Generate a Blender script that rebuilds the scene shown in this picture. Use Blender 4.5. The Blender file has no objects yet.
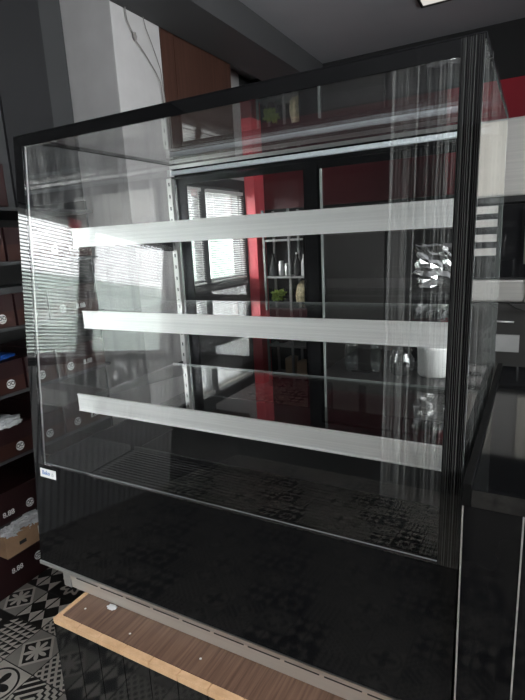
import bpy, bmesh, math, random
from mathutils import Vector, Matrix, noise
random.seed(7)
scene = bpy.context.scene
COL = scene.collection

# ------------------------------------------------------------------ camera
cam_d = bpy.data.cameras.new('camera')
cam_d.sensor_fit = 'VERTICAL'; cam_d.sensor_height = 32.0
cam_d.lens = 494.70 * 32.0 / 700.0; cam_d.clip_start = .02
cam = bpy.data.objects.new('camera', cam_d); COL.objects.link(cam)
cam_d.lens_unit = 'MILLIMETERS'
r = Vector((.87874861, .47470907, -.04951945)); u = Vector((-.0605086, .21371885, .97501947)); fw = Vector((-.47343382, .85380065, -.21652912))
M = Matrix((r, u, -fw)).transposed().to_4x4(); M.translation = Vector((1.29295, -.84515, 1.55))
cam.matrix_world = M
scene.camera = cam

# ------------------------------------------------------------------ world, exposure
w = bpy.data.worlds.new('overcast_sky'); scene.world = w; w.use_nodes = True
wt = w.node_tree; bg = wt.nodes['Background']; bg.inputs[0].default_value = (.97, .99, 1.0, 1)
def wm(op, a, b):
    n = wt.nodes.new('ShaderNodeMath'); n.operation = op
    for i, v in enumerate((a, b)):
        if isinstance(v, (int, float)): n.inputs[i].default_value = v
        else: wt.links.new(v, n.inputs[i])
    return n.outputs[0]
wc_ = wt.nodes.new('ShaderNodeTexCoord'); wd = wt.nodes.new('ShaderNodeVectorMath'); wd.operation = 'DOT_PRODUCT'
wt.links.new(wc_.outputs['Generated'], wd.inputs[0]); wd.inputs[1].default_value = (-.83, -.53, .17)   # hazy bright side of the sky
ws = wt.nodes.new('ShaderNodeSeparateXYZ'); wt.links.new(wc_.outputs['Generated'], ws.inputs[0])
glow = wm('POWER', wm('MAXIMUM', wd.outputs['Value'], 0.0), 2.5)
wt.links.new(wm('ADD', wm('ADD', wm('MULTIPLY', glow, 3.1), .17), wm('MULTIPLY', wm('MAXIMUM', ws.outputs[0], 0.0), 2.6)), bg.inputs[1])
sun_d = bpy.data.lights.new('sun', 'SUN'); sun_d.energy = 6.0; sun_d.angle = .02; sun_d.color = (1, .96, .90)
sun = bpy.data.objects.new('sun', sun_d); COL.objects.link(sun); sun.rotation_euler = Vector((.36, -.30, .88)).to_track_quat('Z', 'Y').to_euler(); sun.location = (4, -4, 9)
vs = scene.view_settings
vs.view_transform = 'Standard'; vs.look = 'None'; vs.gamma = 1.0; vs.use_curve_mapping = False
vs.exposure = 2.5
cy = scene.cycles
cy.max_bounces = 14; cy.diffuse_bounces = 4; cy.glossy_bounces = 8; cy.transmission_bounces = 8; cy.transparent_max_bounces = 40
cy.sample_clamp_indirect = 6.0; cy.caustics_reflective = False; cy.caustics_refractive = False
cy.use_denoising = True; cy.use_adaptive_sampling = False

def portal(name, loc, rot, sx, sy):
    l = bpy.data.lights.new(name, 'AREA'); l.shape = 'RECTANGLE'; l.size = sx; l.size_y = sy; l.cycles.is_portal = True
    o = bpy.data.objects.new(name, l); o.location = loc; o.rotation_euler = rot; COL.objects.link(o)
H = math.pi / 2
portal('window_portal', (-1.56, -1.25, 1.60), (0, -H, 0), 1.05, 2.2)
portal('window_portal', (-1.56, 3.15, 1.62), (0, -H, 0), 1.0, 1.3)
portal('window_portal', (3.48, -.95, 1.7), (0, H, 0), 1.6, 4.7)  # portal of the added fill opening on the right

# ------------------------------------------------------------------ node helpers
def new_mat(name):
    m = bpy.data.materials.new(name); m.use_nodes = True
    nt = m.node_tree; nt.nodes.clear()
    out = nt.nodes.new('ShaderNodeOutputMaterial')
    return m, nt, out

def mth(nt, op, a, b=None, c=None):
    n = nt.nodes.new('ShaderNodeMath'); n.operation = op
    for i, v in enumerate((a, b, c)):
        if v is None: continue
        if isinstance(v, (int, float)): n.inputs[i].default_value = v
        else: nt.links.new(v, n.inputs[i])
    return n.outputs[0]

def mixc(nt, f, a, b):
    n = nt.nodes.new('ShaderNodeMix'); n.data_type = 'RGBA'
    for s, v in ((n.inputs[0], f), (n.inputs[6], a), (n.inputs[7], b)):
        if isinstance(v, (int, float)): s.default_value = v
        elif isinstance(v, tuple): s.default_value = (*v, 1)
        else: nt.links.new(v, s)
    return n.outputs[2]

def coords(nt, scale=(1, 1, 1), world=True):
    if world:
        g = nt.nodes.new('ShaderNodeNewGeometry'); src = g.outputs['Position']
    else:
        g = nt.nodes.new('ShaderNodeTexCoord'); src = g.outputs['Object']
    m = nt.nodes.new('ShaderNodeMapping'); m.inputs['Scale'].default_value = scale
    nt.links.new(src, m.inputs[0]); return m.outputs[0]

def nz(nt, vec, scale=5, detail=3, rough=.5):
    n = nt.nodes.new('ShaderNodeTexNoise'); n.inputs['Scale'].default_value = scale; n.inputs['Detail'].default_value = detail
    n.inputs['Roughness'].default_value = rough; nt.links.new(vec, n.inputs['Vector']); return n.outputs['Fac']

def ramp(nt, f, stops):
    n = nt.nodes.new('ShaderNodeValToRGB'); e = n.color_ramp.elements
    while len(e) < len(stops): e.new(.5)
    for el, (p, c) in zip(e, stops): el.position = p; el.color = (*c, 1) if isinstance(c, tuple) else (c, c, c, 1)
    nt.links.new(f, n.inputs[0]); return n.outputs[0]

def pbr(name, col, rough=.5, metal=0.0, var=.12, scale=(6, 6, 6), bump=0.0, spec=.5, det=3, world=True):
    m, nt, out = new_mat(name)
    p = nt.nodes.new('ShaderNodeBsdfPrincipled')
    v = nz(nt, coords(nt, scale, world), 1, det)
    dk = tuple(c * (1 - var) for c in col); lt = tuple(min(1, c * (1 + var)) for c in col)
    nt.links.new(ramp(nt, v, [(.3, dk), (.7, lt)]), p.inputs['Base Color'])
    p.inputs['Metallic'].default_value = metal; p.inputs['Specular IOR Level'].default_value = spec
    nt.links.new(mth(nt, 'MULTIPLY_ADD', v, rough * .3, rough * .85), p.inputs['Roughness'])
    if bump:
        b = nt.nodes.new('ShaderNodeBump'); b.inputs['Strength'].default_value = bump; b.inputs['Distance'].default_value = .01
        nt.links.new(v, b.inputs['Height']); nt.links.new(b.outputs[0], p.inputs['Normal'])
    nt.links.new(p.outputs[0], out.inputs[0])
    return m

def glass(name, tint=(.96, .98, .97), f0=.04, streak=None, dust=0.0):
    """thin flat pane: straight-through transmission plus Schlick mirror reflection on each face"""
    m, nt, out = new_mat(name)
    g = nt.nodes.new('ShaderNodeNewGeometry')
    d = nt.nodes.new('ShaderNodeVectorMath'); d.operation = 'DOT_PRODUCT'
    nt.links.new(g.outputs['Normal'], d.inputs[0]); nt.links.new(g.outputs['Incoming'], d.inputs[1])
    c = mth(nt, 'ABSOLUTE', d.outputs['Value'])
    k = mth(nt, 'POWER', mth(nt, 'SUBTRACT', 1.0, c), 5.0)
    fac = mth(nt, 'MULTIPLY_ADD', k, 1 - f0, f0)
    t = nt.nodes.new('ShaderNodeBsdfTransparent'); t.inputs[0].default_value = (*tint, 1)
    gl = nt.nodes.new('ShaderNodeBsdfGlossy'); gl.inputs['Roughness'].default_value = 0.0; gl.inputs[0].default_value = (1, 1, 1, 1)
    mx = nt.nodes.new('ShaderNodeMixShader'); nt.links.new(fac, mx.inputs[0]); nt.links.new(t.outputs[0], mx.inputs[1]); nt.links.new(gl.outputs[0], mx.inputs[2])
    last = mx.outputs[0]
    if streak or dust:
        df = nt.nodes.new('ShaderNodeBsdfDiffuse'); df.inputs[0].default_value = (.85, .86, .84, 1)
        haze = mth(nt, 'MULTIPLY', nz(nt, coords(nt, (3, 3, 3)), 1, 4), dust * 2)
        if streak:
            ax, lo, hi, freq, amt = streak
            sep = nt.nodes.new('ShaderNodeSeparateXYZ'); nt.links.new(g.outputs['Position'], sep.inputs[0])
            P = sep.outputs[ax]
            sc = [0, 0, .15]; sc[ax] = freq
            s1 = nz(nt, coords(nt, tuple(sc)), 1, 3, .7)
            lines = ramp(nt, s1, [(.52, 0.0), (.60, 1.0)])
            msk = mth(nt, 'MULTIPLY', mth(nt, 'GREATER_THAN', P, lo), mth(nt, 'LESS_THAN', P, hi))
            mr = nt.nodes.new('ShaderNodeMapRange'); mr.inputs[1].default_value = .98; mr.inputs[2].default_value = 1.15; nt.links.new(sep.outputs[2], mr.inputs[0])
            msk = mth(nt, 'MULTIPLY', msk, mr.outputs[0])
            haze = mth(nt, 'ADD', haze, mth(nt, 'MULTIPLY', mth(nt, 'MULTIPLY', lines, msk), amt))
        m2 = nt.nodes.new('ShaderNodeMixShader'); nt.links.new(haze, m2.inputs[0]); nt.links.new(last, m2.inputs[1]); nt.links.new(df.outputs[0], m2.inputs[2])
        last = m2.outputs[0]
    nt.links.new(last, out.inputs[0])
    return m

# patchwork cement tile floor: star tiles, lattices, triangles, circles, zigzags
TS, TOX, TOY = .1701, -.3559, .1545
def tile_mat():
    m, nt, out = new_mat('patchwork_tiles')
    g = nt.nodes.new('ShaderNodeNewGeometry'); s = nt.nodes.new('ShaderNodeSeparateXYZ'); nt.links.new(g.outputs['Position'], s.inputs[0])
    A = lambda op, a, b=None, c=None: mth(nt, op, a, b, c)
    px = A('MULTIPLY_ADD', s.outputs[0], 1 / TS, -TOX / TS + .5); py = A('MULTIPLY_ADD', s.outputs[1], 1 / TS, -TOY / TS + .5)
    i = A('FLOOR', px); j = A('FLOOR', py)
    uu = A('MULTIPLY_ADD', A('SUBTRACT', px, i), 2, -1); vv = A('MULTIPLY_ADD', A('SUBTRACT', py, j), 2, -1)
    au = A('ABSOLUTE', uu); av = A('ABSOLUTE', vv)
    k = A('FLOORED_MODULO', A('MULTIPLY_ADD', j, 2, i), 5); jo = A('FLOORED_MODULO', j, 2)
    rad = A('SQRT', A('ADD', A('MULTIPLY', uu, uu), A('MULTIPLY', vv, vv))); th = A('ARCTAN2', vv, uu)
    dia = A('ADD', au, av)
    sm = lambda a, lo, hi: A('MULTIPLY', A('GREATER_THAN', a, lo), A('LESS_THAN', a, hi))
    # 0 star in a diamond
    pet = A('MULTIPLY_ADD', A('ABSOLUTE', A('COSINE', A('MULTIPLY', th, 4))), .38, .16)
    pet2 = A('LESS_THAN', rad, A('MULTIPLY', pet, 1.1))
    star = A('MAXIMUM', A('MULTIPLY', pet2, 1.0), A('MULTIPLY', A('GREATER_THAN', dia, .82), A('MULTIPLY_ADD', A('GREATER_THAN', dia, 1.0), -.45, 1.0)))
    # 1 lattice of little diamonds
    fr = lambda a, n: A('ABSOLUTE', A('MULTIPLY_ADD', A('FRACT', A('MULTIPLY_ADD', a, n, 8)), 2, -1))
    lat = A('LESS_THAN', A('ABSOLUTE', A('SUBTRACT', A('ADD', fr(uu, 2.5), fr(vv, 2.5)), 1.0)), .42)
    # 2 hourglass quarters
    h1 = A('GREATER_THAN', fr(uu, 1.0), fr(vv, 1.0)); sq = A('LESS_THAN', A('MAXIMUM', fr(uu, 1.0), fr(vv, 1.0)), .9)
    hour = A('MULTIPLY', h1, sq)
    # 3 small triangles
    tri = A('GREATER_THAN', A('FRACT', A('MULTIPLY_ADD', uu, 3, 8)), A('FRACT', A('MULTIPLY_ADD', vv, 3, 8)))
    # 4 circle with petals
    cir = A('MAXIMUM', sm(rad, .80, .90), A('MAXIMUM', A('LESS_THAN', rad, A('MULTIPLY', A('ABSOLUTE', A('COSINE', A('MULTIPLY', th, 2))), .66)), A('LESS_THAN', rad, .12)))
    cir = A('SUBTRACT', 1.0, cir)
    # 5 zigzag rings
    zz = A('ADD', dia, A('MULTIPLY', fr(A('SUBTRACT', uu, vv), 2.5), .16))
    zig = A('GREATER_THAN', A('FRACT', A('MULTIPLY', zz, 2.4)), .42)
    # 6 flower grid
    flo = A('LESS_THAN', A('ABSOLUTE', A('SUBTRACT', rad, A('MULTIPLY_ADD', A('COSINE', A('MULTIPLY', th, 8)), .12, .55))), .12)
    is_ = lambda n: A('COMPARE', k, n, .4)
    pick = lambda sel, a, b: A('ADD', A('MULTIPLY', sel, a), A('MULTIPLY', A('SUBTRACT', 1.0, sel), b))
    v1 = pick(jo, hour, lat); v4 = pick(jo, zig, tri); v3 = pick(jo, cir, flo); v2 = pick(jo, lat, hour)
    val = A('ADD', A('ADD', A('MULTIPLY', is_(0), star), A('MULTIPLY', is_(1), v1)), A('ADD', A('ADD', A('MULTIPLY', is_(2), v2), A('MULTIPLY', is_(3), v3)), A('MULTIPLY', is_(4), v4)))
    grout = A('GREATER_THAN', A('MAXIMUM', au, av), .975)
    wear = nz(nt, coords(nt, (9, 9, 9)), 1, 5)
    val = A('MULTIPLY', val, A('MULTIPLY_ADD', wear, .6, .65))
    col = mixc(nt, val, (.022, .021, .020), (.60, .55, .49))
    col = mixc(nt, grout, col, (.045, .042, .04))
    p = nt.nodes.new('ShaderNodeBsdfPrincipled'); nt.links.new(col, p.inputs['Base Color'])
    p.inputs['Roughness'].default_value = .38; p.inputs['Specular IOR Level'].default_value = .4
    nt.links.new(p.outputs[0], out.inputs[0]); return m

def wood_mat(name, a, b, sc=(90, 5, 5), rough=.45):
    m, nt, out = new_mat(name)
    p = nt.nodes.new('ShaderNodeBsdfPrincipled')
    n1 = nz(nt, coords(nt, sc), 1, 5, .65)
    nt.links.new(ramp(nt, n1, [(.32, a), (.68, b)]), p.inputs['Base Color'])
    p.inputs['Roughness'].default_value = rough
    nt.links.new(p.outputs[0], out.inputs[0]); return m

def brushed(name, col, rough=.3, axis=0, f=300):
    m, nt, out = new_mat(name)
    sc = [3, 3, 3]; sc[axis] = 1.2
    for i in range(3):
        if i != axis: sc[i] = f
    p = nt.nodes.new('ShaderNodeBsdfPrincipled'); v = nz(nt, coords(nt, tuple(sc)), 1, 3)
    nt.links.new(ramp(nt, v, [(.3, tuple(c * .88 for c in col)), (.7, col)]), p.inputs['Base Color'])
    p.inputs['Metallic'].default_value = 1; nt.links.new(mth(nt, 'MULTIPLY_ADD', v, .15, rough), p.inputs['Roughness'])
    nt.links.new(p.outputs[0], out.inputs[0]); return m

MT = {}
MT['floor'] = tile_mat()
MT['ceiling'] = pbr('ceiling_paint', (.34, .34, .36), .75, scale=(2, 2, 2), var=.04)
MT['beam'] = pbr('beam_paint', (.06, .06, .063), .8, scale=(2, 2, 2), var=.05)
MT['wall_dark'] = pbr('dark_wall_paint', (.048, .049, .051), .7, scale=(3, 3, 3), var=.08)
MT['wall_black'] = pbr('black_wall_paint', (.016, .016, .017), .7, scale=(3, 3, 3), var=.1)
MT['band'] = pbr('charcoal_panel', (.018, .018, .02), .6, scale=(4, 4, 4), var=.08)
MT['rib'] = pbr('ribbed_panel', (.52, .52, .52), .6, scale=(5, 5, 5))
MT['pillar'] = pbr('pillar_plaster', (.52, .505, .505), .85, scale=(7, 7, 7), var=.05, bump=.25, det=8)
MT['red'] = pbr('red_paint_shaded', (.095, .012, .018), .45, scale=(2, 2, 2), var=.05)  # red band's left part, darkened where less light reaches it
MT['redband_lit'] = pbr('red_paint_lit', (.40, .012, .03), .45, var=.04)  # same red band, brightened for its better lit right part
MT['redcol'] = pbr('bright_red_paint', (.95, .13, .16), .4, scale=(2, 2, 2), var=.04)
MT['brown'] = wood_mat('brown_wood', (.05, .021, .014), (.085, .038, .027), (40, 40, 2), .5)
MT['black'] = pbr('black_lacquer', (.006, .006, .007), .1, spec=.3, var=.1)
MT['blackgloss'] = pbr('black_high_gloss_board', (.006, .006, .0065), .07, spec=.30, var=.05)
MT['print'] = pbr('black_glass_print', (.008, .008, .009), .5, spec=.1, var=.05)
MT['panel'] = pbr('black_enamelled_glass', (.004, .004, .0045), .05, spec=.17, var=.05)
MT['counterblack'] = pbr('counter_black_laminate', (.004, .004, .0045), .06, spec=.14, var=.05)
MT['worktop'] = pbr('polished_black_worktop', (.005, .005, .0055), .05, spec=.5, var=.05)
MT['satin'] = pbr('satin_black_strip', (.004, .004, .004), .6, spec=.05, var=.05)
MT['border'] = pbr('black_border_glass', (.004, .004, .0045), .02, spec=.5, var=.05)
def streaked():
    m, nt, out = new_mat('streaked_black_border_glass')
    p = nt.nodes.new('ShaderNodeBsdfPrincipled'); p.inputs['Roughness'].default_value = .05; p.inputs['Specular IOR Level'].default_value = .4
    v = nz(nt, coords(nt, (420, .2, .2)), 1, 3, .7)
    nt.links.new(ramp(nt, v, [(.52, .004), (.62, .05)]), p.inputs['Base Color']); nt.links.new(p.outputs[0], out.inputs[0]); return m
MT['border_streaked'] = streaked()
MT['blackmat'] = pbr('matt_black', (.012, .012, .012), .55, var=.2)
MT['frame'] = pbr('black_anodised_frame', (.02, .02, .022), .25, metal=.6)
MT['alu'] = brushed('brushed_aluminium', (.74, .74, .73), .30, 0, 260)
MT['rail'] = brushed('price_rail_aluminium', (.96, .96, .955), .48, 0, 220)
MT['steel'] = brushed('kitchen_steel', (.80, .77, .73), .36, 0, 120)
MT['steelv'] = brushed('upright_steel', (.70, .70, .69), .25, 2, 200)
MT['kick'] = brushed('kick_plate_steel', (.80, .75, .69), .5, 0, 100)
MT['fridge'] = pbr('dark_fridge_panel', (.07, .068, .066), .32, metal=.4, var=.1, scale=(2, 2, 1))
MT['cream'] = pbr('lit_steel_cream', (.78, .73, .65), .35, var=.1, scale=(30, 3, 1))  # pale colour standing in for lit hood steel
MT['walnut'] = wood_mat('walnut_veneer', (.095, .048, .032), (.215, .125, .085), (130, 4, 5), .42)
MT['edge'] = wood_mat('raw_wood_edge', (.62, .37, .20), (.76, .49, .29), (30, 60, 5), .6)
MT['white'] = pbr('white_plastic', (.78, .78, .77), .45, var=.04)
MT['palegrey'] = pbr('pale_grey_plastic', (.36, .36, .355), .45)
MT['slat'] = pbr('white_blind_slat', (.50, .50, .495), .5, var=.04)
MT['winframe'] = pbr('grey_window_frame', (.10, .10, .105), .45)
MT['maroon'] = pbr('maroon_carton', (.021, .005, .006), .45, var=.15)
MT['rust'] = pbr('rust_brown_print', (.042, .012, .008), .5, var=.15)
MT['greyboard'] = pbr('grey_rack_board', (.055, .057, .06), .5)
MT['card'] = pbr('brown_cardboard', (.36, .22, .13), .8, var=.12, scale=(20, 20, 20))
MT['paper'] = pbr('crumpled_white_paper', (.72, .71, .72), .7, var=.1, scale=(20, 20, 20))
MT['poly'] = pbr('clouded_plastic_bag', (.62, .63, .64), .25, var=.15, scale=(15, 15, 15))
MT['blue'] = pbr('blue_plastic', (.01, .06, .26), .35)
MT['ink'] = pbr('dark_ink', (.02, .02, .02), .6)
MT['blueink'] = pbr('blue_ink', (.08, .18, .45), .6)
MT['greyink'] = pbr('grey_ink', (.45, .46, .48), .6)
MT['wire'] = pbr('grey_cable', (.28, .26, .25), .6)
MT['foil'] = pbr('aluminium_foil', (.86, .86, .86), .18, metal=1.0, scale=(30, 30, 30))
MT['jar'] = glass('clear_jar_glass', (.86, .88, .88), .08)
MT['pane'] = glass('window_glass', (.97, .98, .98))
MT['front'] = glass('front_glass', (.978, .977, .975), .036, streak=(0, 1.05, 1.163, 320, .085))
MT['side'] = glass('side_glass', (.955, .96, .957), .042, streak=(1, .15, .83, 30, .04))
MT['top'] = glass('top_glass', (.955, .96, .957), .045)
MT['shelf'] = glass('shelf_glass', (.945, .955, .951), .045)
MT['door'] = glass('rear_door_glass', (.965, .97, .967), .042)
MT['gedge'] = pbr('polished_glass_edge', (.34, .37, .36), .2)
MT['oven'] = pbr('oven_black_glass', (.01, .01, .011), .05, spec=.7)
MT['cream_glaze'] = pbr('cream_glaze', (.75, .66, .42), .3, scale=(40, 40, 40), var=.3)
MT['green'] = pbr('yellow_green_leaf', (.45, .62, .14), .6, scale=(60, 60, 60), var=.5)
MT['tan'] = pbr('tan_box_card', (.70, .52, .36), .8)
MT['pave'] = pbr('grey_paving', (.30, .30, .29), .8)
MT['facade'] = pbr('pale_green_facade', (.62, .74, .70), .8, scale=(1, 1, 1))
MT['farfacade'] = pbr('grey_green_facade', (.21, .27, .25), .8, scale=(1, 1, 1))
MT['hedge'] = pbr('dark_green_hedge', (.02, .035, .022), .9)
def slotted():
    m, nt, out = new_mat('slotted_upright')
    g = nt.nodes.new('ShaderNodeNewGeometry'); sp = nt.nodes.new('ShaderNodeSeparateXYZ'); nt.links.new(g.outputs['Position'], sp.inputs[0])
    k = mth(nt, 'LESS_THAN', mth(nt, 'FRACT', mth(nt, 'MULTIPLY', sp.outputs[2], 22.0)), .3)
    xf = mth(nt, 'FRACT', mth(nt, 'MULTIPLY', mth(nt, 'SUBTRACT', sp.outputs[0], .008), 45.45))
    k = mth(nt, 'MULTIPLY', k, mth(nt, 'COMPARE', xf, .5, .14))
    p = nt.nodes.new('ShaderNodeBsdfPrincipled'); nt.links.new(mixc(nt, k, (.62, .62, .61), (.02, .02, .02)), p.inputs['Base Color'])
    p.inputs['Metallic'].default_value = .7; p.inputs['Roughness'].default_value = .35
    nt.links.new(p.outputs[0], out.inputs[0]); return m
MT['upright'] = slotted()
m, nt, out = new_mat('ceiling_lamp_diffuser'); e = nt.nodes.new('ShaderNodeEmission'); e.inputs[0].default_value = (1, .96, .9, 1); e.inputs[1].default_value = .13
nt.links.new(e.outputs[0], out.inputs[0]); MT['lamp'] = m
m, nt, out = new_mat('tube_diffuser'); p_ = nt.nodes.new('ShaderNodeBsdfPrincipled'); p_.inputs['Base Color'].default_value = (.80, .87, .92, 1); p_.inputs['Roughness'].default_value = .35
nt.links.new(p_.outputs[0], out.inputs[0]); MT['tube'] = m

# ------------------------------------------------------------------ mesh helpers
OFF = {}
def off(o): return OFF.get(o.name, Vector((0, 0, 0))) if o else Vector((0, 0, 0))

class MB:
    def __init__(s): s.bm = bmesh.new()
    def hexa(s, p):
        v = [s.bm.verts.new(q) for q in p]
        for f in ((0, 3, 2, 1), (4, 5, 6, 7), (0, 1, 5, 4), (1, 2, 6, 5), (2, 3, 7, 6), (3, 0, 4, 7)):
            s.bm.faces.new([v[i] for i in f])
        return s
    def box(s, x0, x1, y0, y1, z0, z1):
        return s.hexa([(x0, y0, z0), (x1, y0, z0), (x1, y1, z0), (x0, y1, z0), (x0, y0, z1), (x1, y0, z1), (x1, y1, z1), (x0, y1, z1)])
    def prism_x(s, prof, x0, x1):
        a = [s.bm.verts.new((x0, y, z)) for y, z in prof]; b = [s.bm.verts.new((x1, y, z)) for y, z in prof]
        n = len(prof); s.bm.faces.new(a[::-1]); s.bm.faces.new(b)
        for i in range(n): s.bm.faces.new((a[i], a[(i + 1) % n], b[(i + 1) % n], b[i]))
        return s
    def lathe(s, cx, cy, prof, n=20):
        rings = [[s.bm.verts.new((cx + r_ * math.cos(2 * math.pi * k / n), cy + r_ * math.sin(2 * math.pi * k / n), z)) for k in range(n)] for r_, z in prof]
        for a, b in zip(rings, rings[1:]):
            for k in range(n): s.bm.faces.new((a[k], a[(k + 1) % n], b[(k + 1) % n], b[k]))
        if prof[0][0] > 1e-4: s.bm.faces.new(rings[0][::-1])
        if prof[-1][0] > 1e-4: s.bm.faces.new(rings[-1])
        return s
    def tube(s, pts, rad, n=8):
        pts = [Vector(p) for p in pts]; rings = []
        for i, p in enumerate(pts):
            t = (pts[min(i + 1, len(pts) - 1)] - pts[max(i - 1, 0)]).normalized()
            a = t.orthogonal().normalized() if i == 0 else (pa - t * pa.dot(t)).normalized()
            pa = a; b = t.cross(a)
            rings.append([s.bm.verts.new(p + (a * math.cos(2 * math.pi * k / n) + b * math.sin(2 * math.pi * k / n)) * rad) for k in range(n)])
        for a, b in zip(rings, rings[1:]):
            for k in range(n): s.bm.faces.new((a[k], a[(k + 1) % n], b[(k + 1) % n], b[k]))
        s.bm.faces.new(rings[0][::-1]); s.bm.faces.new(rings[-1]); return s
    def blob(s, c, d, seed=0, amp=.35, fr=9, n=4, box=False):
        """crumpled closed shape (bag, paper, foil)"""
        t = bmesh.new()
        if box:
            bmesh.ops.create_cube(t, size=2); bmesh.ops.subdivide_edges(t, edges=t.edges[:], cuts=9, use_grid_fill=True)
        else: bmesh.ops.create_icosphere(t, subdivisions=n, radius=1)
        vm = {}
        for v in t.verts:
            q = v.co.copy(); k = noise.noise(q * fr * .25 + Vector((seed, 3, 7))) + .5 * noise.noise(q * fr * .6 + Vector((seed * 2, 1, 5))) 
            q2 = q * (1 + amp * k)
            vm[v] = s.bm.verts.new((c[0] + q2.x * d[0], c[1] + q2.y * d[1], max(c[2] - d[2], c[2] + q2.z * d[2])))
        for f in t.faces: s.bm.faces.new([vm[v] for v in f.verts])
        t.free(); return s
    def build(s, name, mat, parent=None, bevel=0.0, smooth=False, **kw):
        bmesh.ops.recalc_face_normals(s.bm, faces=s.bm.faces[:])
        if bevel:
            bmesh.ops.bevel(s.bm, geom=[e for e in s.bm.edges if e.calc_face_angle(0) > .5], offset=bevel, segments=2, affect='EDGES', profile=.6)
        return finish(s.bm, name, mat, parent, smooth, **kw)

def finish(bm, name, mat, parent=None, smooth=False, **kw):
    me = bpy.data.meshes.new(name)
    bbmin = Vector([min(v.co[i] for v in bm.verts) for i in range(3)]); bbmax = Vector([max(v.co[i] for v in bm.verts) for i in range(3)])
    base = off(parent) if parent else Vector(((bbmin.x + bbmax.x) / 2, (bbmin.y + bbmax.y) / 2, bbmin.z))
    bmesh.ops.translate(bm, verts=bm.verts[:], vec=-base)
    bm.to_mesh(me); bm.free()
    if smooth: me.shade_smooth()
    me.materials.append(MT[mat] if isinstance(mat, str) else mat)
    o = bpy.data.objects.new(name, me); COL.objects.link(o)
    if parent: o.parent = parent
    else: o.location = base
    OFF[o.name] = base
    for k, v in kw.items(): o[k] = v
    return o

def thing(name, label, cat, loc, group=None):
    o = bpy.data.objects.new(name, None); COL.objects.link(o); o.location = loc; o.empty_display_size = .05
    o['label'] = label; o['category'] = cat
    if group: o['group'] = group
    OFF[o.name] = Vector(loc); return o
def tag(o, label, cat, group=None):
    o['label'] = label; o['category'] = cat
    if group: o['group'] = group
    return o
def struct(o): o['kind'] = 'structure'; return o
def B(*a): return MB().box(*a)

def text_part(txt, name, mat, parent, origin, right, up, size, depth=.0008, align='CENTER', **kw):
    cu = bpy.data.curves.new('lettering', 'FONT'); cu.body = txt; cu.size = size; cu.align_x = align; cu.align_y = 'CENTER'; cu.extrude = depth
    cu.offset = size * .012
    to = bpy.data.objects.new('lettering', cu); COL.objects.link(to)
    me = bpy.data.meshes.new_from_object(to.evaluated_get(bpy.context.evaluated_depsgraph_get()))
    bpy.data.objects.remove(to); bpy.data.curves.remove(cu)
    bm = bmesh.new(); bm.from_mesh(me); bpy.data.meshes.remove(me)
    R_, U_ = Vector(right).normalized(), Vector(up).normalized(); N_ = R_.cross(U_)
    for v in bm.verts: v.co = Vector(origin) + R_ * v.co.x + U_ * v.co.y + N_ * v.co.z
    return finish(bm, name, mat, parent, **kw)

# ================================================================== SETTING
LX, RX, FY, BY, CZ = -1.38, 3.30, -3.5, 4.0, 3.15
struct(B(LX - .15, RX + .15, FY - .15, BY + .15, -.1, 0).build('floor', 'floor'))
struct(B(LX - .15, RX + .15, FY - .15, BY + .15, CZ, CZ + .12).build('ceiling', 'ceiling'))
W1 = (-2.34, -.14, 1.10, 2.04); W2 = (2.52, 3.72, 1.165, 2.06); W_FILL = (-3.3, 1.4, .9, 2.5)
w_ = MB()
w_.box(LX - .15, LX, FY, W1[0], 0, CZ).box(LX - .15, LX, W1[0], W1[1], 0, W1[2]).box(LX - .15, LX, W1[0], W1[1], W1[3], CZ)
w_.box(LX - .15, LX, W1[1], W2[0], 0, CZ).box(LX - .15, LX, W2[0], W2[1], 0, W2[2]).box(LX - .15, LX, W2[0], W2[1], W2[3], CZ).box(LX - .15, LX, W2[1], BY, 0, CZ)
struct(w_.build('wall_left', 'wall_dark'))
struct(B(LX - .15, RX + .15, BY, BY + .15, 0, CZ).build('wall_back', 'wall_black'))
struct(B(LX - .15, RX + .15, FY - .15, FY, 0, CZ).build('wall_front', 'wall_black'))
w_ = MB(); w_.box(RX, RX + .15, FY, W_FILL[0], 0, CZ).box(RX, RX + .15, W_FILL[0], W_FILL[1], 0, W_FILL[2]).box(RX, RX + .15, W_FILL[0], W_FILL[1], W_FILL[3], CZ).box(RX, RX + .15, W_FILL[1], BY, 0, CZ)
struct(w_.build('wall_right', 'wall_dark'))
struct(B(LX, .55, BY - .03, BY, 1.86, 2.72).build('trim_1', 'red')); struct(B(.551, RX, BY - .04, BY, 1.86, 2.72).build('trim_6', 'redband_lit'))                 # one red band on the back wall, its dim and lit parts painted in
struct(B(-.970, -.587, 1.62, BY, 2.95, CZ).build('trim_2', 'beam'))                  # ceiling beam
# charcoal vertical bands on the left wall
struct(B(LX, LX + .012, 2.98, 3.75, 2.15, CZ).build('trim_3', 'pillar'))             # paler strip painting in the lit upper part of the left wall
struct(B(LX, LX + .02, 1.105, 1.44, 1.2, CZ).build('trim_4', 'band'))
# ribbed wainscot below the front window
rb = MB().box(LX, LX + .01, W1[0], W1[1], 0, W1[2] - .03)
y = W1[0] + .02
while y < W1[1] - .03:
    rb.box(LX + .01, LX + .028, y, y + .032, 0.0, W1[2] - .03); y += .055
struct(rb.build('trim_5', 'rib'))

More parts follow.
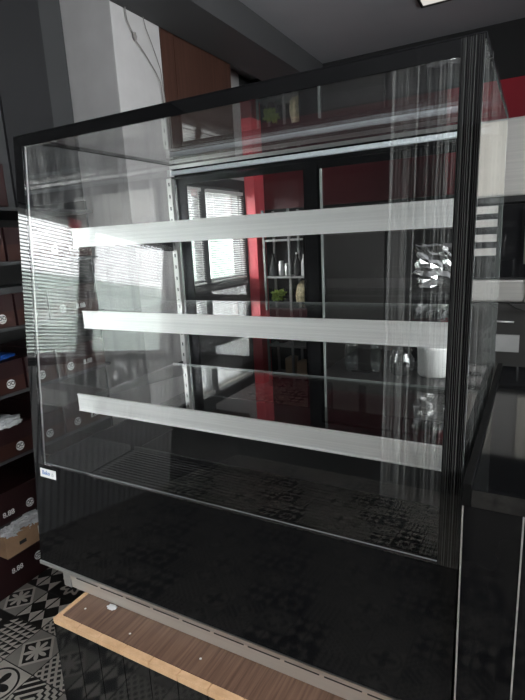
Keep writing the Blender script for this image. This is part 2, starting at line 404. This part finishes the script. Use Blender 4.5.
# window structures
def window(n, x, y0, y1, z0, z1, mulls, side=1):
    f = MB(); t = .045; d = .06; xa, xb = x - d if side > 0 else x, x if side > 0 else x + d
    f.box(xa, xb, y0, y1, z0, z0 + t).box(xa, xb, y0, y1, z1 - t, z1).box(xa, xb, y0, y0 + t, z0 + t, z1 - t).box(xa, xb, y1 - t, y1, z0 + t, z1 - t)
    for m0, m1 in mulls: f.box(xa - .0, xb + .03 * side, m0, m1, z0 + t, z1 - t)
    fr_ = struct(f.build('window_%d' % n, 'winframe'))
    xm = (xa + xb) / 2
    B(xm - .004, xm + .004, y0 + t, y1 - t, z0 + t, z1 - t).build('pane', 'pane', fr_)
    return fr_
wf = window(1, LX - .04, *W1, [(-1.465, -1.40)])
MB().box(LX - .01, LX + .035, -1.445, -1.415, 1.44, 1.56).lathe(LX + .04, -1.43, [(.0, 1.40), (.02, 1.41), (.024, 1.45), (.016, 1.5), (.0, 1.51)], 12).build('window_handle', 'blackmat', wf, label='dark handle')
window(2, LX - .04, *W2, [(2.96, 3.06)])
window(3, RX + .04, *W_FILL, [(-1.12, -1.06), (.48, .54)], -1)  # opening added in the unseen right wall to light the rails and kitchen

# outdoors seen through the windows
struct(B(-14, LX - .3, -16, 28, -.25, -.15).build('pavement', 'pave'))
t = thing('neighbouring_building', 'pale green building facade across the street, seen through the blinds', 'building', (-9.0, -1, -.15))
B(-9.6, -9.0, -14, 9, -.15, 2.45).build('facade', 'facade', t)
for k in range(6): B(-9.0, -8.96, -6.2 + k * 2.3, -5.3 + k * 2.3, 1.0, 2.1).build('window', 'winframe', t)
t = thing('long_low_building', 'low pale building far off behind the narrow blinds next to the pillar', 'building', (-11, 17, -.15))
B(-11.6, -11, 10, 26, -.15, 2.6).build('facade', 'farfacade', t)
tag(B(-3.3, -2.7, -6, 1.2, -.15, .98).build('garden_hedge', 'hedge'), 'low dark hedge outside, below the front window blinds', 'hedge')

# venetian blinds
def blind(y0, y1, z0, z1, label, tilt=.42, sp=.0213):
    t = thing('venetian_blind', label, 'blind', (LX + .02, (y0 + y1) / 2, z1), 'white venetian blinds in the left windows')
    xc = LX + .005
    B(xc - .018, xc + .018, y0, y1, z1 - .03, z1).build('headrail', 'white', t)
    s = MB(); z = z1 - .045; dx, dz = .0125 * math.cos(tilt), .0125 * math.sin(tilt)
    while z > z0 + .02:
        s.hexa([(xc - dx, y0, z + dz), (xc + dx, y0, z - dz), (xc + dx, y1, z - dz), (xc - dx, y1, z + dz),
                (xc - dx, y0, z + dz + .001), (xc + dx, y0, z - dz + .001), (xc + dx, y1, z - dz + .001), (xc - dx, y1, z + dz + .001)])
        z -= sp
    s.build('slats', 'slat', t)
    B(xc - .012, xc + .012, y0, y1, z0, z0 + .014).build('bottom_rail', 'white', t)
    for f in (.12, .5, .88):
        yy = y0 + (y1 - y0) * f
        B(xc + .0135, xc + .015, yy - .0015, yy + .0015, z0 + .01, z1 - .03).build('cord', 'white', t)
    return t
blind(-2.29, -1.455, 1.12, 2.00, 'white slatted blind in the front window, half furthest from the display case')
tagged = blind(-1.385, -.19, 1.12, 2.00, 'white slatted blind in the front window, half nearest the display case')
B(LX + .026, LX + .029, -1.30, -1.20, 1.955, 2.015).build('red_tag', 'redcol', tagged, label='small red tag hanging on the blind')
blind(2.56, 2.955, 1.18, 2.03, 'narrow white slatted blind beside the pale pillar, seen through the case')
blind(3.065, 3.69, 1.18, 2.03, 'white slatted blind next to the red column, seen through the case')

# pillar
struct(B(LX, -.972, 1.62, 2.06, 0, CZ).build('pillar', 'pillar', bevel=.006))
tag(MB().tube([(-.955, 1.70, 3.14), (-.955, 1.736, 2.883), (-.95, 1.762, 2.835), (-.945, 1.80, 2.81), (-.95, 1.795, 2.785), (-.955, 1.83, 2.77), (-.957, 1.883, 2.731), (-.957, 1.968, 2.654), (-.957, 2.01, 2.60), (-.957, 2.03, 2.35)], .0035)
    .blob((-.95, 1.79, 2.81), (.008, .012, .022), 3).build('cable', 'wire', smooth=True), 'knotted grey cable hanging loose down the pale pillar', 'cable')
tag(MB().tube([(-.957, 1.83, 3.14), (-.957, 1.907, 2.892), (-.957, 1.95, 2.82), (-.957, 1.991, 2.743), (-.957, 2.02, 2.68), (-.957, 2.045, 2.45)], .0028).build('cable', 'wire', smooth=True), 'straight thin cable beside the knotted one on the pillar', 'cable')

# brown hanging cabinet
t = thing('hanging_cabinet', 'tall brown wood hanging cabinet under the ceiling, right of the pillar', 'cabinet', (-1.18, 2.5, 2.20))
B(LX + .002, -1.008, 2.08, 2.97, 2.20, 3.13).build('cabinet_body', 'brown', t)
B(-1.006, -.988, 2.085, 2.225, 2.205, 3.125).build('filler_panel', 'brown', t)
B(-1.006, -.988, 2.230, 2.965, 2.205, 3.125).build('door', 'brown', t)

# ceiling lamp
t = thing('ceiling_lamp', 'small square recessed ceiling lamp with black rim, at the top edge', 'lamp', (.59, 3.18, CZ))
x0, x1, y0, y1 = .455, .72, 3.05, 3.30
f = MB().box(x0, x1, y0, y0 + .018, CZ - .016, CZ - .001).box(x0, x1, y1 - .018, y1, CZ - .016, CZ - .001).box(x0, x0 + .018, y0 + .018, y1 - .018, CZ - .016, CZ - .001).box(x1 - .018, x1, y0 + .018, y1 - .018, CZ - .016, CZ - .001)
f.build('lamp_rim', 'blackmat', t); B(x0 + .0185, x1 - .0185, y0 + .0185, y1 - .0185, CZ - .010, CZ - .004).build('diffuser', 'lamp', t)

# red column
struct(B(-1.375, -1.262, 3.76, 3.965, 0, 2.74).build('red_column', 'redcol'))

# ================================================================== DISPLAY CASE
ZB, ZT, YT, W, YR, YB = .614, 1.8605, .1235, 1.20, .80, .83
lean = lambda z: (z - ZB) / (ZT - ZB) * YT
case = thing('display_case', 'empty black and glass refrigerated display case with three brushed metal shelf rails', 'display case', (.6, .4, ZB))
def fpan(x0, x1, z0, z1, t0, t1):
    return MB().hexa([(x0, lean(z0) + t0, z0), (x1, lean(z0) + t0, z0), (x1, lean(z0) + t1, z0), (x0, lean(z0) + t1, z0),
                      (x0, lean(z1) + t0, z1), (x1, lean(z1) + t0, z1), (x1, lean(z1) + t1, z1), (x0, lean(z1) + t1, z1)])
fpan(.0342, 1.1628, .9305, ZT - .0285, 0, .006).build('front_glass', 'front', case)
fpan(0, .034, .9305, ZT, 0, .006).build('black_border', 'border', case)
fpan(1.163, W, .9305, ZT, 0, .006).build('black_border', 'border_streaked', case)
fpan(.0342, 1.1628, ZT - .028, ZT, 0, .006).build('black_border', 'border', case)
fpan(0, W, ZB + .004, .930, 0, .009).build('lower_panel', 'panel', case)
fpan(.034, .0362, .93, ZT - .028, .008, .012).build('edge_profile', 'alu', case)
def side(x0, x1, prof): return MB().prism_x(prof, x0, x1)
sp_ = [(lean(.93) + .012, .93), (YT + .012, ZT - .007), (YB - .004, ZT - .007), (YB - .004, .93)]
side(0, .006, sp_).build('side_glass', 'side', case)
side(W - .006, W, sp_).build('side_glass', 'side', case)
# light edges of the glass panes
for xx in (0, W - .006):
    fpan(xx, xx + .006, .93, ZT - .006, .0068, .0100).build('glass_edge', 'gedge', case)
    B(xx, xx + .006, YB - .0035, YB + .0005, .93, ZT - .007).build('glass_edge', 'gedge', case)
    B(xx - .002, xx + .008, YT + .006, YB + .002, ZT - .0065, ZT + .004).build('top_trim', 'frame', case)
B(.008, W - .008, YT + .007, YB - .001, ZT - .006, ZT).build('top_glass', 'top', case)
fpan(0, W, ZT + .0003, ZT + .003, -.001, .009).build('top_trim', 'frame', case)
B(W - .004, W + .004, .23, .238, ZT - .008, ZT + .002).build('screw', 'blackmat', case)
# rear frame
rf = B(.008, W - .008, YR, YB - .002, 1.802, ZT - .008).build('rear_header', 'frame', case)
B(.008, W - .008, YR - .006, YR - .001, 1.838, ZT - .010).build('header_strip', 'alu', rf)
B(.030, W - .02, YR - .028, YR - .010, 1.812, 1.828).build('light_tube', 'tube', case, bevel=.004)
for xx in (.016, 1.166): B(xx, xx + .014, YR - .032, YR - .008, 1.808, 1.832).build('tube_socket', 'white', case)
# slotted rear uprights
for xx in (.008, W - .032):
    B(xx, xx + .022, YR - .032, YR - .012, .80, 1.80).build('shelf_upright', 'upright', case)
# sliding rear doors
def door(x0, x1, y0):
    d = MB(); a = .042
    d.box(x0, x0 + a, y0, y0 + .012, .87, 1.800).box(x1 - a, x1, y0, y0 + .012, .87, 1.800).box(x0 + a, x1 - a, y0, y0 + .012, .87, .92).box(x0 + a, x1 - a, y0, y0 + .012, 1.778, 1.800)
    f_ = d.build('sliding_door', 'frame', case)
    B(x0 + a, x1 - a, y0 + .004, y0 + .008, .92, 1.778).build('door_glass', 'door', f_)
    return f_
d1 = door(.036, .622, YR - .008); d2 = door(.592, W - .034, YR + .008)
B(.5795, .5815, YR - .012, YR - .0085, .92, 1.778).build('edge_strip', 'frame', d1)
B(.634, .641, YR + .001, YR + .0075, .93, 1.775).build('edge_strip', 'gedge', d2)
# shelves
def bracket(x, y0, y1, z):
    return MB().prism_x([(y0, z - .002), (y1, z - .002), (y1, z - .06), (y1 - .03, z - .06), (y0, z - .014)], x, x + .004)
for y0, y1, z in ((.262, .70, 1.585), (.262, .70, 1.33), (.20, .70, 1.072)):
    g = B(.014, W - .014, y0 + .004, y1, z, z + .006).build('glass_shelf', 'shelf', case)
    rl = B(.031, W - .024, y0 - .004, y0 + .002, z - .028, z + .028)
    rl.box(.031, W - .024, y0 - .0065, y0 - .004, z - .028, z - .025).box(.031, W - .024, y0 - .0065, y0 - .004, z + .025, z + .028)
    rl.build('price_rail', 'rail', g)
    B(.014, W - .014, y1 + .0004, y1 + .003, z - .001, z + .0065).build('shelf_edge', 'gedge', g)
    for xx in (.010, W - .014): bracket(xx, y0 + .06, YR - .03, z).build('shelf_bracket', 'frame', g)
# base body, deck and grille
base = side(.0, W, [(lean(ZB) + .010, ZB + .001), (lean(.79) + .010, .79), (YB, .79), (YB, ZB + .001)]).build('base_body', 'blackmat', case)
for xx in (.0, W - .006): side(xx, xx + .006, [(lean(.79) + .010, .7905), (lean(.93) + .010, .929), (YB, .929), (YB, .7905)]).build('side_panel', 'black', case)
B(.007, W - .007, .045, YB - .003, .7905, .800).build('deck', 'blackmat', case)
gr = MB(); y = .055
while y < .42: gr.box(.02, W - .02, y, y + .007, .806, .812); y += .0155
for xx in (.02, .4, .8, W - .026): gr.box(xx, xx + .006, .055, .42, .8005, .806)
gr.build('deck_grille', 'frame', case)
B(.02, W - .02, .425, .435, .8005, .822).build('deck_lip', 'frame', case)
B(.008, W - .008, YR - .004, YR + .02, .8005, .868).build('rear_sill', 'frame', case)
fpan(.03, W - .02, .925, .929, .010, .014).build('sill_profile', 'gedge', case)
# bottom trim and kick plate
B(-.001, W + .001, -.003, .012, ZB - .008, ZB + .003).build('bottom_trim', 'alu', case)
kp = B(.075, W, .020, .030, .541, .605).build('kick_plate', 'kick', case)
v = MB(); x = .13
while x < 1.16:
    v.box(x, x + .088, .0190, .0202, .577, .5812); v.box(x + .03, x + .10, .0190, .0202, .5885, .5905); x += .1
v.build('vent_slots', 'ink', kp)
B(.075, .105, .016, .020, .541, .606).build('corner_foot', 'alu', kp)
B(.08, W, .03, YB - .02, .541, .613).build('plinth', 'blackmat', case)
# sticker
lx = (1, 0, 0); upv = Vector((0, YT, ZT - ZB)).normalized()
st = fpan(.026, .094, .892, .918, -.0008, -.0001).build('sticker', 'white', case, label='small white sticker with blue lettering')
text_part('Bako', 'sticker_lettering', 'blueink', st, (.052, lean(.906) - .0011, .906), lx, upv, .017, .0002)
text_part('i5', 'sticker_lettering', 'greyink', st, (.080, lean(.904) - .0011, .904), lx, upv, .014, .0002)

# ================================================================== SUPPORT CABINET
cab = thing('base_cabinet', 'low cabinet under the case, walnut top with raw wood edges and black gloss planks', 'cabinet', (.68, .3, 0))
tb = B(.174, 1.19, -.074, .80, .522, .540).build('top_board', 'walnut', cab)
for (cx_, cy_) in ((.40, -.045), (.215, -.03), (.62, -.03)): MB().lathe(cx_, cy_, [(.0032, .5401), (.0032, .5408), (0, .541)], 8).build('screw_cover', 'white', tb)
xs = [.158, .252, .332, .421, .509, .597, .686, .775, .864, .953, 1.042, 1.131, 1.19]
for a, b in zip(xs, xs[1:]):
    p = B(a + .0012, b - .0012, -.096, -.0765, 0, .5235).build('front_plank', 'blackgloss', cab)
    B(a + .0012, b - .0012, -.096, -.0765, .5238, .5405).build('edge_strip', 'edge', p)
B(.175, 1.19, -.0755, -.0745, .0, .52).build('back_panel', 'palegrey', cab)
p = B(.159, .172, -.0755, .80, 0, .5235).build('end_panel', 'blackgloss', cab)
B(.159, .172, -.0755, .80, .5238, .5405).build('edge_strip', 'edge', p)
tag(MB().blob((.285, .005, .5435), (.016, .010, .003), 5, .3).build('paper_scrap', 'paper', smooth=True), 'torn cream paper scrap on the walnut top against the kick plate', 'paper')

# ================================================================== RIGHT COUNTER
ct = thing('service_counter', 'black gloss service counter adjoining the right side of the case', 'counter', (1.8, .45, 0))
B(1.2215, 2.6, -.002, .88, 1.083, 1.115).build('worktop', 'worktop', ct)
B(1.2065, 1.2205, -.002, .88, 1.083, 1.124).build('side_rail', 'satin', ct)
B(1.2065, 2.6, .02, .86, .0, 1.0825).build('carcass', 'blackmat', ct)
for a, b in ((1.2095, 1.3005), (1.304, 1.95), (1.954, 2.6)): B(a, b, .001, .0195, .02, 1.081).build('front_panel', 'counterblack', ct)
for xx in (1.2065, 1.3010): B(xx, xx + .0026, -.001, .019, .02, 1.081).build('edge_profile', 'alu', ct)

# ================================================================== STORAGE RACK WITH CARTONS
FX = -.755
rk = thing('storage_rack', 'dark storage rack stacked with maroon cartons at the left edge', 'rack', (-1.06, .72, 0))
cz = [.104, .387, .676, .972, 1.267, 1.556]
for c in cz[1:] + [1.79]: B(-1.355, FX - .005, .20, 1.10, c - .058, c - .043).build('rack_board', 'greyboard', rk)
for yy in (.185, 1.101): B(-1.36, FX - .06, yy, yy + .014, 0, 1.80).build('rack_side', 'greyboard', rk)
B(-1.375, -1.361, .185, 1.115, 0, 1.80).build('rack_back', 'blackmat', rk)

def disc(parent, y, z, rad=.021):
    m_ = MB(); n = 24; a = []; b = []
    for k in range(n):
        an = 2 * math.pi * k / n
        a.append(m_.bm.verts.new((FX, y + rad * math.cos(an), z + rad * math.sin(an)))); b.append(m_.bm.verts.new((FX + .0012, y + rad * math.cos(an), z + rad * math.sin(an))))
    m_.bm.faces.new(a[::-1]); m_.bm.faces.new(b)
    for k in range(n): m_.bm.faces.new((a[k], a[(k + 1) % n], b[(k + 1) % n], b[k]))
    d = m_.build('round_label', 'white', parent)
    text_part('OO', 'label_print', 'ink', d, (FX + .0018, y, z + .002), (0, 1, 0), (0, 0, 1), .024, .0004)
    for zz in (-.0125, .0125): B(FX + .0012, FX + .002, y - .011, y + .011, z + zz - .001, z + zz + .001).build('label_line', 'ink', d)

rows = ['bottom', 'second lowest', 'third lowest', 'fourth', 'fifth', 'topmost']
spec_ = [  # y0, y1, disc y, price y
    [(.255, .565, .486, .373), (.575, .80, .70, None), (.81, 1.06, None, None)],
    [(.26, .565, .488, .377), (.575, .74, .655, None), (.75, 1.06, .825, .94)],
    [(.24, .565, .486, None), (.575, .74, .651, None), (.75, 1.06, .823, .94)],
    [(.24, .565, .491, None), (.575, .74, .655, None), (.75, 1.06, .827, .939)],
    [(.24, .565, .500, None), (.575, .74, .66, None), (.75, 1.06, .827, .94)],
    [(.24, .565, .487, None), (.575, .74, .66, None), (.75, 1.06, .827, .94)]]
wh = ['nearest the camera', 'in the middle', 'farthest from the camera']
for ri, (c, bs) in enumerate(zip(cz, spec_)):
    z0 = 0.001 if ri == 0 else c - .042
    for bi, (y0, y1, dy, pyy) in enumerate(bs):
        t = thing('carton', 'maroon carton, %s rack level, %s' % (rows[ri], wh[bi]), 'box', ((FX - 1.2) / 2, (y0 + y1) / 2, z0), 'maroon cartons on the storage rack')
        B(-1.20, FX - .001, y0, y1, z0, c + .105).build('carton_body', 'maroon', t, bevel=.002)
        if ri > 1: B(FX - .0008, FX - .0002, y0 + .003, y1 - .003, c - .036, c + .030).build('rust_band', 'rust', t)
        if dy: disc(t, dy, c)
        if pyy: text_part('8.88', 'printed_number', 'white', t, (FX + .001, pyy, c), (0, 1, 0), (0, 0, 1), .034, .0004)
# open cardboard box holding paper
t = thing('cardboard_box', 'open brown cardboard box stuffed with white paper on the bottom carton', 'box', (-.82, .42, .211))
bx = MB(); x0, x1, y0, y1, z0, z1 = -.945, -.700, .304, .53, .211, .318
bx.box(x0, x1, y0, y1, z0, z0 + .004).box(x1 - .004, x1, y0, y1, z0 + .004, z1).box(x0, x0 + .004, y0, y1, z0 + .004, z1).box(x0 + .004, x1 - .004, y0, y0 + .004, z0 + .004, z1).box(x0 + .004, x1 - .004, y1 - .004, y1, z0 + .004, z1)
bx.build('box_body', 'card', t)
B(x1, x1 + .0008, .37, .405, .245, .262).build('printed_mark', 'ink', t); B(x1, x1 + .0008, .47, .50, .245, .285).build('white_label', 'white', t)
tag(MB().blob((-.80, .415, .305), (.085, .085, .026), 9, .6, 16).blob((-.725, .345, .322), (.040, .040, .014), 4, .8, 18).blob((-.722, .46, .330), (.045, .055, .018), 6, .8, 18).build('crumpled_paper', 'paper', smooth=False), 'crumpled white paper poking out of the open cardboard box', 'paper')
tag(MB().blob((-.79, .42, .806), (.055, .10, .020), 12, .45, 10).blob((-.745, .445, .80), (.030, .055, .015), 2, .4, 12).build('plastic_bag', 'poly', smooth=True), 'crumpled clear plastic bag on a maroon carton', 'bag')
tag(MB().blob((-.84, .44, 1.095), (.085, .12, .016), 2, .3, 8).build('blue_bag', 'blue', smooth=True), 'folded blue plastic bag on a maroon carton by the left edge', 'bag')
tag(B(-.95, -.775, .33, .72, 1.372, 1.40).build('paper_sheet_stack', 'greyboard'), 'grey folded sheets on a maroon carton, fifth rack level', 'paper')
tag(B(-1.15, FX, .24, .62, 1.748, 1.93).build('red_box', 'maroon', bevel=.008), 'plain dark red box on the very top of the left rack', 'box')

# ================================================================== BACK RACK WITH BOTTLES
br = thing('bottle_rack', 'slim metal rack of bottles beside the red column, seen through the case', 'rack', (-1.12, 3.8, 0))
for xx in (-1.165, -.882, -.60): 
    for yy in (3.70, 3.93): B(xx, xx + .022, yy, yy + .02, 0, 1.84).build('post', 'palegrey', br)
for zz in (.13, .46, .86, 1.18, 1.55): B(-1.16, -.585, 3.705, 3.945, zz - .02, zz).build('rack_shelf', 'palegrey', br)
def bottle(x, y, z, prof, mat, label, name='bottle', cat='bottle', cap=None):
    t = thing(name, label, cat, (x, y, z), 'bottles on the back rack')
    MB().lathe(x, y, [(a, z + b) for a, b in prof], 16).build('bottle_body', mat, t, smooth=True)
    h = prof[-1][1]; MB().lathe(x, y, [(prof[-1][0] + .003, z + h), (prof[-1][0] + .003, z + h + .018), (0, z + h + .02)], 12).build('cap', cap or 'blackmat', t)
bt = [(.032, 0), (.034, .01), (.034, .13), (.014, .18), (.012, .215)]
cone = [(.055, 0), (.055, .01), (.018, .17), (.012, .21)]
cyl = [(.028, 0), (.03, .005), (.03, .12), (.024, .13), (.022, .135)]
bottle(-1.10, 3.80, 1.18, cone, 'greyboard', 'grey cone shaped bottle, leftmost on the bottle shelf')
bottle(-1.01, 3.80, 1.18, cyl, 'alu', 'silver cylinder canister on the bottle shelf', cap='alu')
bottle(-.945, 3.80, 1.18, [(a * .8, b * .8) for a, b in cyl], 'alu', 'shorter silver canister beside the tall silver one', cap='white')
bottle(-.83, 3.80, 1.18, bt, 'blackmat', 'black bottle with white cap on the bottle shelf', cap='white')
bottle(-.75, 3.80, 1.18, bt, 'white', 'white bottle just right of the rack post', cap='blackmat')
bottle(-.66, 3.80, 1.18, [(a, b * .9) for a, b in bt], 'maroon', 'dark red bottle at the right end of the shelf', cap='blackmat')
bottle(-.98, 3.80, .86, [(.03, 0), (.034, .03), (.03, .07), (.02, .09)], 'jar', 'low clear jar on the shelf under the bottles', 'jar', 'jar')
t = thing('potted_plant', 'small yellow green plant in a dark pot on the back rack', 'plant', (-1.06, 3.82, .86))
MB().lathe(-1.06, 3.82, [(.03, .8605), (.045, .92), (.04, .92)], 16).build('pot', 'maroon', t, smooth=True)
MB().blob((-1.06, 3.82, .97), (.06, .06, .055), 8, .9, 14).build('foliage', 'green', t)
tag(MB().lathe(-.78, 3.82, [(.05, .8605), (.075, .90), (.08, .98), (.06, 1.08), (.03, 1.12), (0, 1.13)], 20).build('cream_vase', 'cream_glaze', smooth=True), 'speckled cream vase on the back rack right of the post', 'vase')
tag(B(-.99, -.90, 3.76, 3.90, .1305, .31).build('tan_box', 'tan', bevel=.003), 'small tan cardboard box on the lowest rack shelf, left one', 'box')
tag(B(-.855, -.75, 3.76, 3.90, .1305, .28).build('tan_box', 'tan', bevel=.003), 'small tan cardboard box on the lowest rack shelf, right one', 'box')
tag(MB().blob((-1.05, 3.83, .5005), (.06, .06, .04), 5, .4, 10).build('brown_bag', 'rust', smooth=True), 'small rust brown bag on the second rack shelf', 'bag')

# ================================================================== KITCHEN SIDE
fr = thing('upright_fridge', 'tall dark metal upright fridge with two doors behind the case', 'fridge', (.2, 2.95, 0))
B(-.10, .52, 2.62, 3.25, 0, 1.76).build('fridge_body', 'blackmat', fr)
a = B(-.095, .375, 2.600, 2.618, .10, 1.75).build('door', 'fridge', fr); MB().tube([(-.055, 2.575, .9), (-.055, 2.575, 1.35)], .009).build('handle', 'frame', a, smooth=True)
a = B(.40, .515, 2.600, 2.618, .10, 1.75).build('door', 'fridge', fr)
tl = thing('tall_cabinet', 'black tall cabinet with a metal edged door left of the dark fridge', 'cabinet', (-.26, 3.2, 0))
B(-.40, -.12, 3.0, 3.4, 0, 1.70).build('cabinet_body', 'blackmat', tl); B(-.395, -.125, 2.98, 2.998, .05, 1.69).build('door', 'frame', tl)

wc = thing('work_table', 'dark work table behind the case with jars on top', 'table', (.83, 1.35, 0))
B(.50, 1.15, 1.06, 1.62, .945, .970).build('table_top', 'fridge', wc)
for xx in (.52, 1.10):
    for yy in (1.08, 1.57): B(xx, xx + .03, yy, yy + .03, 0, .9445).build('leg', 'frame', wc)
B(.53, 1.12, 1.09, 1.59, .30, .32).build('lower_shelf', 'fridge', wc)
def vessel(x, y, r0, h, name, label, cat, mat='jar', fat=1.0, lid=None):
    t = thing(name, label, cat, (x, y, .9705), None)
    z = .9705
    MB().lathe(x, y, [(0, z), (r0 * .9, z), (r0 * fat, z + h * .25), (r0 * fat, z + h * .7), (r0 * .85, z + h * .9), (r0 * .88, z + h), (r0 * .8, z + h), (r0 * .77, z + h * .9), (r0 * fat * .93, z + h * .68), (r0 * fat * .93, z + h * .25), (r0 * .8, z + .008), (0, z + .008)], 24).build('jar_wall', mat, t, smooth=True)
    if lid: MB().lathe(x, y, [(r0 * .95, z + h + .0005), (r0 * .95, z + h + .012), (0, z + h + .014)], 20).build('lid', lid, t)
vessel(.607, 1.20, .032, .125, 'glass_tumbler', 'tall clear tumbler on the table behind the case', 'glass')
vessel(.712, 1.20, .022, .12, 'glass_bottle', 'narrow clear glass bottle between tumbler and round jar', 'bottle')
vessel(.825, 1.20, .045, .10, 'glass_jar', 'wide round clear jar on the table behind the case', 'jar', fat=1.15, lid='jar')
t = thing('white_container', 'white plastic container on the table, right of the round jar', 'container', (.95, 1.22, .9705))
MB().lathe(.95, 1.22, [(.055, .9705), (.062, .98), (.064, 1.08), (.066, 1.085), (.066, 1.10), (0, 1.105)], 28).build('tub', 'white', t, smooth=True)
MB().tube([(.63, 1.13, .985), (.67, 1.12, .99), (.70, 1.13, .985), (.73, 1.11, 1.0)], .005).build('strap', 'blackmat')
o = bpy.data.objects['strap']; tag(o, 'short dark cord lying in front of the clear tumbler', 'cord'); o.name = 'short_cord'
ap = thing('countertop_oven', 'dark box shaped oven on the work table carrying foil', 'oven', (.99, 1.46, .9705))
B(.82, 1.14, 1.32, 1.60, .9710, 1.30).build('oven_body', 'blackmat', ap, bevel=.006); B(.84, 1.12, 1.312, 1.3195, 1.0, 1.27).build('oven_door', 'oven', ap)
fo = MB().blob((.95, 1.44, 1.40), (.104, .06, .085), 21, .27, 30, box=True)
tag(fo.build('foil_parcel', 'foil'), 'crumpled silver foil parcel standing on the small oven', 'foil')

# kitchen wall units on the right
ku = thing('steel_hood', 'brushed steel extractor hood below the red band on the right', 'hood', (1.75, 2.8, 1.73))
B(.92, 2.6, 2.62, 3.2, 1.735, 2.18).build('hood_body', 'steel', ku, bevel=.01)
B(.90, 2.6, 2.60, 2.619, 1.70, 1.735).build('hood_lip', 'blackmat', ku)
cr = MB().box(1.245, 1.62, 2.602, 2.619, 1.75, 2.165); cr.build('lit_steel_sheet', 'cream', ku)  # cream sheet stands in for the brightly lit steel of the hood
ov = thing('built_in_oven', 'black glass oven above the steel panel on the right', 'oven', (1.75, 2.8, 1.24))
B(.98, 2.6, 2.63, 3.2, 1.236, 1.69).build('oven_body', 'blackmat', ov)
B(.98, 1.30, 2.61, 2.629, 1.25, 1.685).build('oven_door', 'oven', ov); B(1.304, 2.6, 2.61, 2.629, 1.25, 1.685).build('oven_door', 'oven', ov)
MB().tube([(1.235, 2.585, 1.33), (1.235, 2.585, 1.64)], .006).build('handle', 'steelv', ov, smooth=True)
for zz in (1.385, 1.47, 1.56, 1.64): B(1.325, 1.56, 2.606, 2.6095, zz, zz + .045).build('pane_reflection', 'steel', ov)  # pale strips standing in for window panes reflected in the oven glass
sp = thing('splashback', 'shiny steel splash panel with curved highlight under the black oven', 'splashback', (1.75, 2.8, 1.09))
B(1.07, 2.6, 2.60, 3.2, 1.092, 1.234).build('panel_body', 'steel', sp, bevel=.012)
MB().tube([(1.243, 2.598, 1.10), (1.252, 2.592, 1.13), (1.256, 2.59, 1.165), (1.252, 2.592, 1.20), (1.243, 2.598, 1.228)], .005).build('curved_highlight', 'alu', sp, smooth=True)  # bright tube modelled in place of a curved highlight on the steel
kc = thing('kitchen_counter', 'grey kitchen base counter with white drawer on the right', 'counter', (1.75, 2.85, 0))
B(1.02, 2.6, 2.56, 3.2, 1.045, 1.088).build('worktop', 'fridge', kc); B(1.02, 2.6, 2.62, 3.2, 0, 1.0445).build('carcass', 'fridge', kc)
d = B(1.10, 1.235, 2.60, 2.619, .775, .885).build('drawer', 'palegrey', kc, label='white drawer front')
MB().tube([(1.02, 2.59, .975), (1.20, 2.59, .97)], .006).build('rail_bar', 'alu', kc, smooth=True)
tag(MB().tube([(1.10, 2.575, 1.094), (1.16, 2.56, 1.094), (1.20, 2.53, 1.07), (1.26, 2.52, 1.05), (1.34, 2.54, 1.09)], .004).build('black_cable', 'blackmat', smooth=True), 'thin black cable drooping over the kitchen counter edge', 'cable')
